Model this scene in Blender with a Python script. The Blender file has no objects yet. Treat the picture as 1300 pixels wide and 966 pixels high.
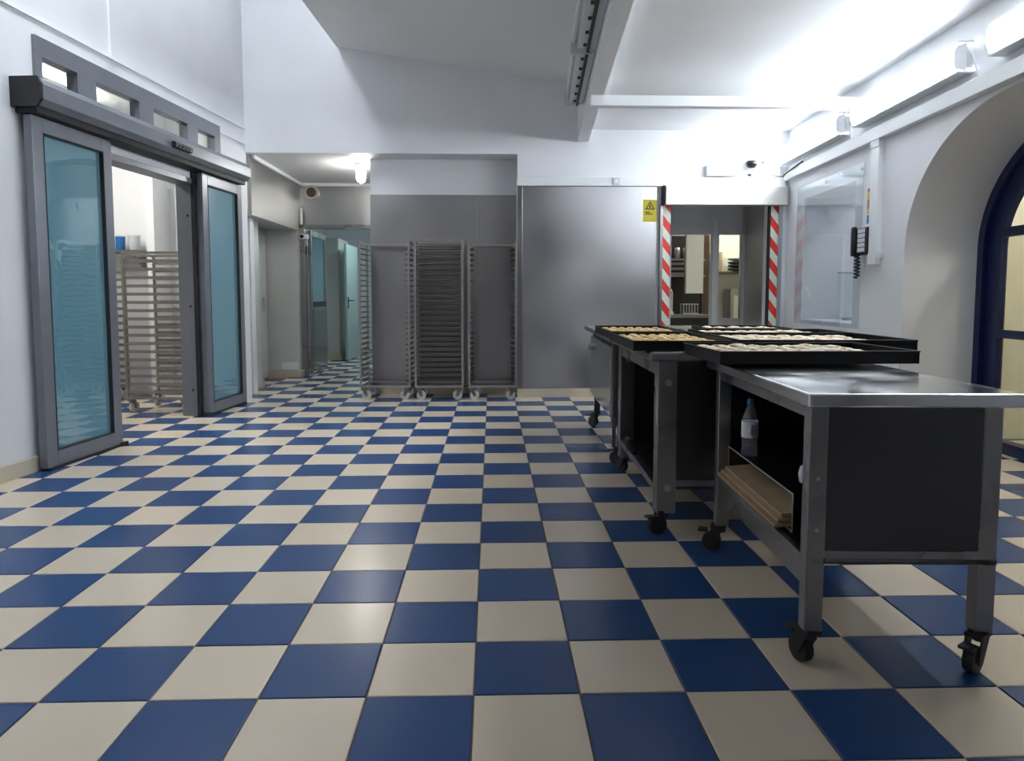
import bpy, bmesh, math, random
from mathutils import Vector, Matrix
random.seed(7)
S = bpy.context.scene
COL = S.collection
PI = math.pi

# ------------------------------------------------------------------ camera
cam_d = bpy.data.cameras.new('camera'); cam = bpy.data.objects.new('camera', cam_d); COL.objects.link(cam)
cam_d.sensor_width = 36.0; cam_d.sensor_fit = 'HORIZONTAL'
cam_d.lens = 882.92 / 1300 * 36
cam_d.shift_y = -45 / 1300
cam_d.clip_start = .05; cam_d.clip_end = 60
cam.location = (.0540, -2.2510, 1.1565)
cam.rotation_euler = (PI/2 - .0718, 0, -.0294)
S.camera = cam

# ------------------------------------------------------------------ world and exposure
w = bpy.data.worlds.new('world'); S.world = w; w.use_nodes = True
w.node_tree.nodes['Background'].inputs[0].default_value = (.5, .6, .7, 1)
w.node_tree.nodes['Background'].inputs[1].default_value = 0.0
S.view_settings.view_transform = 'Standard'; S.view_settings.look = 'None'
S.view_settings.gamma = 1; S.view_settings.use_curve_mapping = False
S.view_settings.exposure = 1.73
try:
    S.cycles.use_denoising = True
    S.cycles.max_bounces = 10; S.cycles.diffuse_bounces = 5; S.cycles.glossy_bounces = 5
    S.cycles.transparent_max_bounces = 12; S.cycles.sample_clamp_indirect = 6
except Exception: pass
E_TUBE = 12.5      # wall battens of the main room
E_CORR = 27.0      # cage lamp in the corridor
E_FAR = 9.0        # far corridor
E_SIDE = 18.0      # room behind the sliding door
E_VOID = 11.5
E_VOID2 = 4.6     # short batten nearer the corner       # batten high in the left bay
E_KITCH = 17.0      # kitchen behind the back opening
E_HATCH = 4.5
E_HALL = 16.0       # hall behind the blue door

# ------------------------------------------------------------------ materials
def mat(name, col, rough=.5, metal=0., var=0., vscale=6., rvar=0., bump=0., bscale=60., rnd=0., spec=.5, aniso=None, coat=0.):
    m = bpy.data.materials.new(name); m.use_nodes = True
    nt = m.node_tree; b = nt.nodes['Principled BSDF']
    b.inputs['Base Color'].default_value = (*col, 1); b.inputs['Roughness'].default_value = rough
    b.inputs['Metallic'].default_value = metal
    b.inputs['Specular IOR Level'].default_value = spec
    b.inputs['Coat Weight'].default_value = coat
    tc = nt.nodes.new('ShaderNodeTexCoord')
    vec = tc.outputs['Object']
    if aniso:
        mp = nt.nodes.new('ShaderNodeMapping'); mp.inputs['Scale'].default_value = aniso
        nt.links.new(vec, mp.inputs['Vector']); vec = mp.outputs['Vector']
    if var or rvar:
        n = nt.nodes.new('ShaderNodeTexNoise'); n.inputs['Scale'].default_value = vscale; n.inputs['Detail'].default_value = 1.2
        n.inputs['Roughness'].default_value = .6
        nt.links.new(vec, n.inputs['Vector'])
        if var:
            r = nt.nodes.new('ShaderNodeMapRange'); r.inputs[1].default_value = .3; r.inputs[2].default_value = .7
            r.inputs[3].default_value = 1 - var; r.inputs[4].default_value = 1 + var * .6
            nt.links.new(n.outputs['Fac'], r.inputs[0])
            x = nt.nodes.new('ShaderNodeVectorMath'); x.operation = 'SCALE'; x.inputs[0].default_value = col
            nt.links.new(r.outputs[0], x.inputs['Scale']); nt.links.new(x.outputs[0], b.inputs['Base Color'])
            if rnd:
                oi = nt.nodes.new('ShaderNodeObjectInfo')
                q = nt.nodes.new('ShaderNodeMapRange'); q.inputs[3].default_value = 1 - rnd; q.inputs[4].default_value = 1 + rnd
                nt.links.new(oi.outputs['Random'], q.inputs[0])
                y = nt.nodes.new('ShaderNodeVectorMath'); y.operation = 'SCALE'
                nt.links.new(x.outputs[0], y.inputs[0]); nt.links.new(q.outputs[0], y.inputs['Scale'])
                nt.links.new(y.outputs[0], b.inputs['Base Color'])
        if rvar:
            r2 = nt.nodes.new('ShaderNodeMapRange'); r2.inputs[1].default_value = .3; r2.inputs[2].default_value = .7
            r2.inputs[3].default_value = rough - rvar; r2.inputs[4].default_value = rough + rvar
            nt.links.new(n.outputs['Fac'], r2.inputs[0]); nt.links.new(r2.outputs[0], b.inputs['Roughness'])
    if bump:
        n2 = nt.nodes.new('ShaderNodeTexNoise'); n2.inputs['Scale'].default_value = bscale; n2.inputs['Detail'].default_value = 3
        nt.links.new(vec, n2.inputs['Vector'])
        bp = nt.nodes.new('ShaderNodeBump'); bp.inputs['Strength'].default_value = bump; bp.inputs['Distance'].default_value = .01
        nt.links.new(n2.outputs['Fac'], bp.inputs['Height']); nt.links.new(bp.outputs[0], b.inputs['Normal'])
    return m

def dough(name, ca, cb, scale, lo, hi, rnd):
    m = mat(name, ca, .5, bump=.3, bscale=60); nt = m.node_tree; b = nt.nodes['Principled BSDF']
    tc = nt.nodes.new('ShaderNodeTexCoord'); oi = nt.nodes.new('ShaderNodeObjectInfo')
    n = nt.nodes.new('ShaderNodeTexNoise'); n.noise_dimensions = '4D'; n.inputs['Scale'].default_value = scale; n.inputs['Detail'].default_value = 2
    ml = nt.nodes.new('ShaderNodeMath'); ml.operation = 'MULTIPLY'; ml.inputs[1].default_value = 40
    nt.links.new(oi.outputs['Random'], ml.inputs[0]); nt.links.new(ml.outputs[0], n.inputs['W']); nt.links.new(tc.outputs['Object'], n.inputs['Vector'])
    r = nt.nodes.new('ShaderNodeMapRange'); r.inputs[1].default_value = lo; r.inputs[2].default_value = hi
    nt.links.new(n.outputs['Fac'], r.inputs[0])
    mx = nt.nodes.new('ShaderNodeMix'); mx.data_type = 'RGBA'; mx.inputs[6].default_value = (*ca, 1); mx.inputs[7].default_value = (*cb, 1)
    nt.links.new(r.outputs[0], mx.inputs[0]); nt.links.new(mx.outputs[2], b.inputs['Base Color'])
    return m

def emit(name, col, strength):
    m = bpy.data.materials.new(name); m.use_nodes = True
    b = m.node_tree.nodes['Principled BSDF']
    b.inputs['Base Color'].default_value = (.9, .9, .9, 1); b.inputs['Roughness'].default_value = .3
    b.inputs['Emission Color'].default_value = (*col, 1); b.inputs['Emission Strength'].default_value = strength
    return m

def glass(name, tint, refl=.04, rough=0., haze=0., hazecol=(.5, .7, .75), wav=0.):
    m = bpy.data.materials.new(name); m.use_nodes = True; nt = m.node_tree
    for n in list(nt.nodes):
        if n.type != 'OUTPUT_MATERIAL': nt.nodes.remove(n)
    out = [n for n in nt.nodes if n.type == 'OUTPUT_MATERIAL'][0]
    t = nt.nodes.new('ShaderNodeBsdfTransparent'); t.inputs[0].default_value = (*tint, 1)
    g = nt.nodes.new('ShaderNodeBsdfGlossy'); g.inputs['Color'].default_value = (1, 1, 1, 1); g.inputs['Roughness'].default_value = rough
    f = nt.nodes.new('ShaderNodeFresnel'); gm = nt.nodes.new('ShaderNodeNewGeometry'); im = nt.nodes.new('ShaderNodeMapRange'); im.inputs[3].default_value = 1.5 + refl; im.inputs[4].default_value = 1/(1.5 + refl)
    nt.links.new(gm.outputs['Backfacing'], im.inputs[0]); nt.links.new(im.outputs[0], f.inputs['IOR'])
    body = t
    if haze:
        d = nt.nodes.new('ShaderNodeBsdfDiffuse'); d.inputs[0].default_value = (*hazecol, 1)
        mx = nt.nodes.new('ShaderNodeMixShader'); mx.inputs[0].default_value = haze
        nt.links.new(t.outputs[0], mx.inputs[1]); nt.links.new(d.outputs[0], mx.inputs[2]); body = mx
    if wav:
        tc = nt.nodes.new('ShaderNodeTexCoord'); n2 = nt.nodes.new('ShaderNodeTexNoise'); n2.inputs['Scale'].default_value = 3.5
        nt.links.new(tc.outputs['Object'], n2.inputs['Vector'])
        bp = nt.nodes.new('ShaderNodeBump'); bp.inputs['Strength'].default_value = wav; bp.inputs['Distance'].default_value = .02
        nt.links.new(n2.outputs['Fac'], bp.inputs['Height']); nt.links.new(bp.outputs[0], g.inputs['Normal']); nt.links.new(bp.outputs[0], f.inputs['Normal'])
    m2 = nt.nodes.new('ShaderNodeMixShader')
    nt.links.new(f.outputs[0], m2.inputs[0]); nt.links.new(body.outputs[0], m2.inputs[1]); nt.links.new(g.outputs[0], m2.inputs[2])
    nt.links.new(m2.outputs[0], out.inputs[0])
    return m

def stripes(name, ca, cb, period=.30, slope=1.0, axis='X'):
    m = bpy.data.materials.new(name); m.use_nodes = True; nt = m.node_tree; b = nt.nodes['Principled BSDF']
    b.inputs['Roughness'].default_value = .45
    tc = nt.nodes.new('ShaderNodeTexCoord'); sp = nt.nodes.new('ShaderNodeSeparateXYZ'); nt.links.new(tc.outputs['Object'], sp.inputs[0])
    ml = nt.nodes.new('ShaderNodeMath'); ml.operation = 'MULTIPLY'; ml.inputs[1].default_value = slope; nt.links.new(sp.outputs[axis], ml.inputs[0])
    ad = nt.nodes.new('ShaderNodeMath'); ad.operation = 'ADD'; nt.links.new(ml.outputs[0], ad.inputs[0]); nt.links.new(sp.outputs['Z'], ad.inputs[1])
    dv = nt.nodes.new('ShaderNodeMath'); dv.operation = 'DIVIDE'; dv.inputs[1].default_value = period; nt.links.new(ad.outputs[0], dv.inputs[0])
    fr = nt.nodes.new('ShaderNodeMath'); fr.operation = 'FRACT'; nt.links.new(dv.outputs[0], fr.inputs[0])
    gt = nt.nodes.new('ShaderNodeMath'); gt.operation = 'GREATER_THAN'; gt.inputs[1].default_value = .5; nt.links.new(fr.outputs[0], gt.inputs[0])
    mx = nt.nodes.new('ShaderNodeMix'); mx.data_type = 'RGBA'; mx.inputs[6].default_value = (*ca, 1); mx.inputs[7].default_value = (*cb, 1)
    nt.links.new(gt.outputs[0], mx.inputs[0]); nt.links.new(mx.outputs[2], b.inputs['Base Color'])
    return m

M = {}
M['wall'] = mat('white_wall_paint', (.80, .81, .84), .55, var=.03, vscale=2, bump=.05, bscale=25)
M['ceil'] = mat('white_ceiling_paint', (.78, .79, .80), .6, var=.02, vscale=2)
M['ceilmid'] = mat('off_white_ceiling_board', (.85, .85, .83), .6, var=.02, vscale=1.5)
M['trim'] = mat('white_plastic', (.82, .84, .86), .4)
M['cream'] = mat('cream_floor_tile', (.73, .62, .48), .24, var=.01, vscale=2, rnd=.05)
M['blue'] = mat('blue_floor_tile', (.027, .074, .205), .27, spec=.32, var=.004, vscale=1, rnd=.07)
M['grout'] = mat('brown_grout', (.14, .115, .085), .85, var=.2, vscale=20)
M['base'] = mat('beige_baseboard_tile', (.58, .52, .40), .35, var=.05)
M['steel_wall'] = mat('worn_steel_painted_reflections', (.50, .50, .515), .36, 1., var=.16, vscale=1.3, rvar=.08, bump=.30, bscale=2.2)  # worn steel; tone mottling also paints in cloudy reflections of the room
M['steel_corr'] = mat('corridor_steel_cladding', (.74, .735, .72), .38, .55, var=.05, vscale=1.5, rvar=.05, bump=.10, bscale=2.5)
M['steel_dark'] = mat('dull_steel_cladding', (.30, .29, .285), .36, 1., var=.10, vscale=1.5, rvar=.06, bump=.12, bscale=3)
M['steel'] = mat('brushed_stainless_steel', (.36, .355, .35), .30, 1., var=.05, vscale=3, rvar=.05, bump=.02, bscale=20)
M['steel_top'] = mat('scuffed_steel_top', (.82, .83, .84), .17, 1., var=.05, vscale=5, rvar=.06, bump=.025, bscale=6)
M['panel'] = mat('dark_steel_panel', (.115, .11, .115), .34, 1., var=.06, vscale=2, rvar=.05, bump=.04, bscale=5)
M['rack_pale'] = mat('pale_rack_steel', (.36, .335, .30), .4, .7, var=.1)
M['steel_light'] = mat('pale_steel', (.66, .65, .62), .42, .8, var=.08)
M['steel_bulk'] = mat('bulkhead_steel_cladding', (.50, .50, .50), .33, 1., var=.08, vscale=1.5, rvar=.05, bump=.12, bscale=2)
M['rack_post'] = mat('rack_post_steel', (.46, .44, .42), .36, .9)
M['steel_niche'] = mat('niche_steel_cladding', (.41, .395, .39), .40, .85, var=.10, vscale=1.2, rvar=.06, bump=.12, bscale=2)
M['mirror_steel'] = mat('polished_steel_panel', (.30, .30, .305), .14, 1., bump=.05, bscale=3)
M['rack'] = mat('dull_rack_steel', (.15, .135, .125), .45, .6)
M['alu'] = mat('grey_aluminium_frame', (.235, .25, .285), .38, .45, var=.04)
M['alu_lt'] = mat('light_aluminium', (.42, .45, .49), .28, .8)
M['dark'] = mat('dark_gasket', (.018, .018, .02), .6)
M['black'] = mat('black_plastic', (.012, .012, .015), .4)
M['hole'] = mat('dark_recess', (.02, .018, .018), .8)
M['tray'] = mat('black_baking_tray', (.010, .010, .011), .5, .3, var=.2)
M['tealglass'] = glass('teal_tinted_glass', (.52, .79, .86), .75, 0, .38, (.34, .62, .72), .10)
M['clear'] = glass('clear_glass', (.94, .96, .95), 0)
M['acrylic'] = glass('acrylic_sheet', (.93, .95, .96), -.15, .02, .05, (.8, .85, .87))
M['panehall'] = glass('door_pane_glass', (.95, .94, .86), 0)
M['navy'] = mat('navy_blue_paint', (.008, .016, .075), .3, var=.1)
M['halls'] = mat('beige_hall_wall', (.78, .77, .67), .7, var=.03)
M['red'] = mat('red_paint', (.55, .05, .02), .5)
M['hazard'] = stripes('red_white_hazard_tape', (.70, .03, .02), (.62, .72, .62), .235, 1.3)
M['yellow'] = mat('yellow_sign', (.62, .50, .015), .45)
M['ink'] = mat('black_ink', (.01, .01, .01), .6)
M['bluep'] = mat('blue_plastic', (.02, .16, .42), .4)
M['paper'] = mat('white_paper', (.78, .80, .82), .7)
M['card'] = mat('brown_cardboard', (.42, .30, .17), .85, var=.1, vscale=8)
M['pet'] = glass('clear_bottle_plastic', (.78, .84, .88), 0, .05, .10, (.5, .55, .6))
M['redink'] = mat('red_ink', (.55, .03, .02), .5)
M['rubber'] = mat('dark_rubber', (.025, .024, .023), .6)
M['wheel_grey'] = mat('grey_castor_wheel', (.55, .54, .49), .5)
M['wheel_tan'] = mat('tan_castor_wheel', (.26, .15, .07), .55)
M['door_grey'] = mat('grey_green_door_paint', (.36, .45, .45), .4)
M['whiteplas'] = mat('pale_grey_plastic', (.62, .65, .66), .4)
M['wood'] = mat('dark_wood', (.10, .06, .035), .5)
M['roll'] = dough('golden_dough', (.50, .25, .05), (.82, .62, .27), 30, .36, .56, 0)
M['roll2'] = dough('cream_topped_dough', (.58, .30, .09), (.86, .76, .58), 34, .38, .52, 0)
M['tubelit'] = emit('lit_diffuser', (.88, .94, 1.0), E_TUBE)
M['corr'] = emit('lit_cage_glass', (1.0, .98, .90), E_CORR)
M['fartube'] = emit('lit_far_diffuser', (.78, 1.0, .97), E_FAR)
M['sidetube'] = emit('lit_side_room_diffuser', (1.0, .97, .88), E_SIDE)
M['voidtube'] = emit('lit_upper_diffuser', (.87, .93, 1.0), E_VOID)
M['voidtube2'] = emit('lit_upper_short_diffuser', (.87, .93, 1.0), E_VOID2)
M['kitchtube'] = emit('lit_kitchen_diffuser', (1.0, .96, .86), E_KITCH)
M['halltube'] = emit('lit_hall_globe', (1.0, .95, .84), E_HALL)
M['hatchtube'] = emit('lit_hatch_diffuser', (.95, .98, 1.0), E_HATCH)
M['deadtube'] = mat('unlit_tube_glass', (.62, .64, .66), .25)

# ------------------------------------------------------------------ mesh builder
class MB:
    def __init__(s): s.v = []; s.f = []; s.sm = []
    def add(s, vs, fs, smooth=False):
        o = len(s.v); s.v += [tuple(p) for p in vs]; s.f += [tuple(i + o for i in f) for f in fs]; s.sm += [smooth] * len(fs); return s
    def box(s, x0, x1, y0, y1, z0, z1, m=None):
        vs = [Vector(p) for p in ((x0,y0,z0),(x1,y0,z0),(x1,y1,z0),(x0,y1,z0),(x0,y0,z1),(x1,y0,z1),(x1,y1,z1),(x0,y1,z1))]
        if m is not None: vs = [m @ p for p in vs]
        return s.add(vs, [(0,3,2,1),(4,5,6,7),(0,1,5,4),(1,2,6,5),(2,3,7,6),(3,0,4,7)])
    def cyl(s, p0, p1, r, n=12, r1=None, cap=True, smooth=True):
        p0 = Vector(p0); p1 = Vector(p1); d = (p1 - p0).normalized(); r1 = r if r1 is None else r1
        a = d.orthogonal().normalized(); b = d.cross(a)
        vs = []
        for c, rr in ((p0, r), (p1, r1)):
            for i in range(n):
                t = 2*PI*i/n; vs.append(c + a*math.cos(t)*rr + b*math.sin(t)*rr)
        s.add(vs, [(i, (i+1) % n, n+(i+1) % n, n+i) for i in range(n)], smooth)
        if cap: s.add(vs, [tuple(range(n))[::-1], tuple(range(n, 2*n))])
        return s
    def tube(s, pts, r, n=6):
        pts = [Vector(p) for p in pts]; vs = []
        for k, c in enumerate(pts):
            d = (pts[min(k+1, len(pts)-1)] - pts[max(k-1, 0)]).normalized()
            up = Vector((0,0,1)) if abs(d.z) < .95 else Vector((1,0,0))
            a = d.cross(up).normalized(); b = d.cross(a)
            for i in range(n):
                t = 2*PI*i/n; vs.append(c + a*math.cos(t)*r + b*math.sin(t)*r)
        fs = [(k*n+i, k*n+(i+1) % n, (k+1)*n+(i+1) % n, (k+1)*n+i) for k in range(len(pts)-1) for i in range(n)]
        s.add(vs, fs, True); s.add(vs, [tuple(range(n)), tuple(range(len(vs)-n, len(vs)))[::-1]]); return s
    def lathe(s, prof, c=(0,0,0), n=18, smooth=True):
        vs = []
        for r, z in prof:
            for i in range(n):
                t = 2*PI*i/n; vs.append((c[0]+r*math.cos(t), c[1]+r*math.sin(t), c[2]+z))
        fs = [(k*n+i, k*n+(i+1) % n, (k+1)*n+(i+1) % n, (k+1)*n+i) for k in range(len(prof)-1) for i in range(n)]
        s.add(vs, fs, smooth); s.add(vs, [tuple(range(n))[::-1], tuple(range(len(vs)-n, len(vs)))]); return s
    def prism(s, poly, axis, a0, a1):
        # poly: 2-D outline in the two axes other than `axis`
        def P(u, v, w): return {'x': (w, u, v), 'y': (u, w, v), 'z': (u, v, w)}[axis]
        n = len(poly); vs = [P(u, v, a0) for u, v in poly] + [P(u, v, a1) for u, v in poly]
        fs = [(i, (i+1) % n, n+(i+1) % n, n+i) for i in range(n)] + [tuple(range(n))[::-1], tuple(range(n, 2*n))]
        return s.add(vs, fs)
    def frame(s, x0, x1, y0, y1, z0, z1, w, wb=None):
        # rectangular frame lying in the y-z plane
        wb = w if wb is None else wb
        s.box(x0, x1, y0, y0+w, z0, z1); s.box(x0, x1, y1-w, y1, z0, z1)
        s.box(x0, x1, y0+w, y1-w, z1-w, z1); s.box(x0, x1, y0+w, y1-w, z0, z0+wb); return s
    def mesh(s, name, recalc=True):
        me = bpy.data.meshes.new(name); me.from_pydata(s.v, [], s.f)
        me.polygons.foreach_set('use_smooth', s.sm)
        if recalc:
            bm = bmesh.new(); bm.from_mesh(me); bmesh.ops.recalc_face_normals(bm, faces=bm.faces); bm.to_mesh(me); bm.free()
        me.update(); return me
    def build(s, name, m, parent=None, loc=(0,0,0), rz=0, bevel=0):
        me = s.mesh(name); me.materials.append(M[m] if isinstance(m, str) else m)
        o = bpy.data.objects.new(name, me); COL.objects.link(o); o.location = loc; o.rotation_euler = (0, 0, rz)
        if parent is not None: o.parent = parent
        if bevel:
            b = o.modifiers.new('bevel', 'BEVEL'); b.width = bevel; b.segments = 2; b.limit_method = 'ANGLE'
        return o

def struct(o): o['kind'] = 'structure'; return o
def tag(o, label, cat, group=None):
    o['label'] = label; o['category'] = cat
    if group: o['group'] = group
    return o
def thing(name, label, cat, loc=(0,0,0), rz=0, group=None):
    o = bpy.data.objects.new(name, None); COL.objects.link(o); o.location = loc; o.rotation_euler = (0, 0, rz); o.empty_display_size = .1
    return tag(o, label, cat, group)
def dup(o, parent=None):
    c = o.copy(); COL.objects.link(c)
    if parent is not None: c.parent = parent
    for ch in [k for k in bpy.data.objects if k.parent == o]: dup(ch, c)
    return c
def text_mesh(name, body, size, m, parent, mtx):
    cu = bpy.data.curves.new(name, 'FONT'); cu.body = body; cu.size = size; cu.extrude = .0002; cu.align_x = 'CENTER'; cu.align_y = 'CENTER'
    t = bpy.data.objects.new(name, cu); COL.objects.link(t)
    dg = bpy.context.evaluated_depsgraph_get(); me = bpy.data.meshes.new_from_object(t.evaluated_get(dg))
    bpy.data.objects.remove(t)
    me.materials.clear(); me.materials.append(M[m]); me.transform(mtx)
    o = bpy.data.objects.new(name, me); COL.objects.link(o); o.parent = parent; return o

# ------------------------------------------------------------------ reference lines of the room (metres)
T = .31                       # tile pitch
YB = 5.58                     # back wall
LA = .0963; LO = (-2.948, 2.34)         # left wall: origin, turned clockwise by LA; local x into the room, y along the wall
RA = .060; RO = (3.384, 5.58)           # right wall: local x away from the room
BA = .068; BO = (1.009, 5.58)           # ceiling beam
def LW(x, s, z=0): return Vector((LO[0] + x*math.cos(LA) + s*math.sin(LA), LO[1] - x*math.sin(LA) + s*math.cos(LA), z))

# ------------------------------------------------------------------ floor: grout bed and tiles
floor = struct(MB().box(-7.5, 6.5, -5.6, 14, -.20, -.004).build('floor', 'grout'))
h = T/2 - .0022; c = .0022
def tile_mesh(mname):
    b = MB(); v = []
    for k, (r, z) in enumerate(((h, -.006), (h, -c), (h - c, 0))):
        v += [(-r,-r,z), (r,-r,z), (r,r,z), (-r,r,z)]
    f = [(k*4+i, k*4+(i+1) % 4, (k+1)*4+(i+1) % 4, (k+1)*4+i) for k in range(2) for i in range(4)] + [(8,9,10,11)]
    b.add(v, f); me = b.mesh('tile_' + mname, False); me.materials.append(M[mname]); return me, v, f
tb, tv, tf = tile_mesh('blue'); tcm, _, _ = tile_mesh('cream')
from bpy_extras.object_utils import world_to_camera_view
bpy.context.view_layer.update()
def regions(x, y):
    # floor areas that can be seen: room, side room, corridor, back rooms, hall
    if -5.5 <= y <= 5.75 and -3.3 <= x <= 3.5: return True
    if x < -2.6 and -7.0 < x and 1.5 < y < 6.4: return True
    if -3.5 < x < -.9 and 5.5 < y < 13.2: return True
    if 1.7 < x < 5.2 and 5.5 < y < 9.2: return True
    if 3.1 < x < 6.3 and .2 < y < 4.2: return True
    return -1.5 < x < .6 and 5.5 < y < 6.1
cells = []
for i in range(-24, 21):
    for j in range(-18, 44):
        x = (i + .5)*T; y = (j + .5)*T
        if not regions(x, y): continue
        p = [world_to_camera_view(S, cam, Vector((x + a, y + b, 0))) for a, b in ((-.15,-.15),(.15,-.15),(.15,.15),(-.15,.15))]
        ok = all(q.z > .1 for q in p) and any(-.02 < q.x < 1.02 and -.02 < q.y < 1.02 for q in p)
        ar = abs(sum(p[k].x*p[(k+1) % 4].y - p[(k+1) % 4].x*p[k].y for k in range(4)))/2 if ok else 0
        behind = y > YB + .1 or x < -2.95 or x > 3.3
        cells.append((0 if behind else ar, x, y, (i + j) % 2))
cells.sort(reverse=True)
for ar, x, y, odd in cells[:290]:
    o = bpy.data.objects.new('floor_tile', tb if odd else tcm); COL.objects.link(o)
    o.parent = floor; o.location = (x, y, random.uniform(-.0006, .0006)); o.rotation_euler = (random.uniform(-.0012, .0012), random.uniform(-.0012, .0012), 0)
rest = MB(); mi = []
for ar, x, y, odd in cells[290:]:
    rest.add([(a + x, b + y, cz) for a, b, cz in tv], tf); mi += [0 if odd else 1]*len(tf)
me = rest.mesh('floor_tile_field', False); me.materials.append(M['blue']); me.materials.append(M['cream']); me.polygons.foreach_set('material_index', mi)
o = bpy.data.objects.new('floor_tile_field', me); COL.objects.link(o); o.parent = floor; o['kind'] = 'stuff'

# ------------------------------------------------------------------ walls and ceilings
wl = MB()
for s0, s1, z0, z1 in ((-8.2,.18,0,4.9),(.18,.80,0,2.5),(.18,.80,2.8,4.9),(.80,2.15,2.24,2.5),(.80,2.15,2.8,4.9),(2.15,2.6,0,2.5),(2.15,2.6,2.8,4.9),(2.6,3.26,0,4.9)):
    wl.box(-.14, 0, s0, s1, z0, z1)
wall_left = struct(wl.build('wall_left', 'wall', None, (*LO, 0), -LA))
struct(MB().prism([(.0,0),(.022,0),(.016,.095),(.006,.105),(0,.105)], 'y', -7.9, .02).build('baseboard_left', 'base', None, (*LO, 0), -LA))

struct(MB().box(-2.68, .345, YB-.014, YB+.12, 2.71, 4.9).build('wall_header', 'wall'))
wb = MB().box(.345, 1.96, YB, YB+.42, 0, 4.0).box(1.96, 3.29, YB, YB+.16, 2.17, 3.2).box(3.29, 3.9, YB, YB+.42, 0, 3.2)
wall_back = struct(wb.build('wall_back', 'wall'))
struct(MB().box(-1.34, .40, 5.92, 6.04, 0, 2.75).build('wall_niche', 'wall'))
struct(MB().box(-1.34, -1.22, 6.04, 7.7, 0, 2.75).build('wall_corridor_right', 'wall'))
# steel cladding sheets
clad = MB().box(.400, 1.905, YB-.022, YB, .102, 2.362).build('wall_back_cladding', 'steel_wall', None, bevel=.004); struct(clad)
cl2 = struct(MB().box(-1.342, -.112, 5.905, 5.92, .10, 2.31).build('wall_niche_cladding', 'steel_niche'))
MB().box(-.108, .343, 5.905, 5.92, .10, 2.31).build('cladding_sheet', 'steel_niche', cl2)
struct(MB().prism([(YB,0),(YB-.028,0),(YB-.022,.09),(YB-.02,.10),(YB,.10)], 'x', .345, 1.96).build('baseboard_back', 'base'))
struct(MB().prism([(5.92,0),(5.885,0),(5.895,.09),(5.92,.10)], 'x', -1.345, .345).build('baseboard_niche', 'base'))
tr = MB().box(.345, .40, YB-.028, YB+.0, .10, 2.362).build('trim_1', 'steel_dark', bevel=.004); struct(tr)

# corridor (left of the racks)
struct(MB().box(-3.4, .38, YB+.12, 7.9, 2.715, 2.8).build('ceiling_corridor', 'ceil'))
cw = MB().box(-2.66, -2.62, YB+.10, 7.7, 2.05, 2.72).box(-3.3, -2.66, YB+.10, 7.7, 2.05, 2.11)
o = struct(cw.build('wall_corridor_left', 'steel_bulk'))
cr = struct(MB().box(-2.62, -2.575, YB+.12, 7.7, 2.67, 2.715).box(-2.575, -1.34, 7.66, 7.7, 2.67, 2.715).build('trim_2', 'trim', bevel=.01))
struct(MB().box(-3.3, -2.83, YB+.16, 6.52, .10, 2.05).build('wall_corridor_pillar', 'steel_corr'))
struct(MB().box(-3.3, -2.80, YB+.15, 6.55, 0, .10).build('baseboard_corridor_left', 'base', bevel=.01))
struct(MB().box(-3.25, -3.10, 6.5, 7.6, 0, 2.05).build('wall_corridor_recess', 'steel_corr'))
struct(MB().box(-3.3, -2.632, 7.56, 7.72, .10, 2.05).build('wall_corridor_pier', 'steel_corr'))
struct(MB().box(-3.3, -2.60, 7.53, 7.74, 0, .10).build('baseboard_corridor_pier', 'base', bevel=.01))
struct(MB().box(-2.64, -1.22, 7.70, 7.82, 2.14, 2.75).build('wall_corridor_back', 'steel_bulk'))
# recess door
d = struct(MB().box(-3.10, -3.06, 6.6, 7.5, .02, 1.98).build('door_1', 'whiteplas', bevel=.004))
MB().box(-3.06, -3.02, 7.30, 7.33, .95, 1.12).build('door_handle', 'steel_light', d)
MB().box(-3.06, -3.035, 6.62, 6.65, 1.70, 1.82).build('hinge', 'steel_light', d)
# far corridor
struct(MB().box(-3.6, -3.5, 7.8, 13, 0, 2.7).build('wall_far_left', 'wall'))
struct(MB().box(-1.22, -1.12, 7.7, 13, 0, 2.7).build('wall_far_right', 'wall'))
struct(MB().box(-3.6, -1.1, 13, 13.1, 0, 2.7).build('wall_far_end', 'wall'))
struct(MB().box(-3.6, -1.1, 7.82, 13, 2.55, 2.62).build('ceiling_far', 'ceil'))
struct(MB().box(-3.5, -2.64, 10.2, 11.0, .12, 2.16).build('wall_far_pillar', 'steel_corr', bevel=.01))
struct(MB().box(-3.5, -2.61, 10.17, 11.03, 0, .12).build('baseboard_far', 'base'))
# corridor door frame and open leaf
df = struct(MB().box(-2.632, -2.565, 7.66, 7.80, 0, 2.14).box(-1.40, -1.34, 7.66, 7.80, 0, 2.14).box(-2.565, -1.40, 7.66, 7.80, 2.09, 2.14).build('door_2', 'steel', bevel=.004))
leaf = MB().box(-2.555, -2.515, 7.80, 8.70, .03, .98).box(-2.555, -2.515, 7.80, 7.87, .98, 2.07).box(-2.555, -2.515, 8.63, 8.70, .98, 2.07).box(-2.555, -2.515, 7.87, 8.63, 2.0, 2.07).build('door_leaf', 'steel', df)
MB().box(-2.513, -2.509, 7.84, 8.66, .06, .95).build('kick_panel', 'mirror_steel', leaf)
MB().box(-2.54, -2.53, 7.87, 8.63, 1.06, 2.0).build('glass_pane', 'tealglass', leaf)
MB().box(-2.56, -2.51, 7.87, 8.63, .98, 1.06).build('push_rail', 'black', leaf)
for z in (.35, 1.15, 1.85): MB().cyl((-2.565, 7.79, z), (-2.565, 7.79, z+.12), .012).build('hinge', 'steel_light', df)
d = struct(MB().box(-2.49, -2.45, 9.92, 10.92, .02, 2.04).build('door_3', 'door_grey', bevel=.004))
MB().box(-2.45, -2.44, 9.98, 10.04, .92, 1.12).build('handle_plate', 'black', d)
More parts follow.
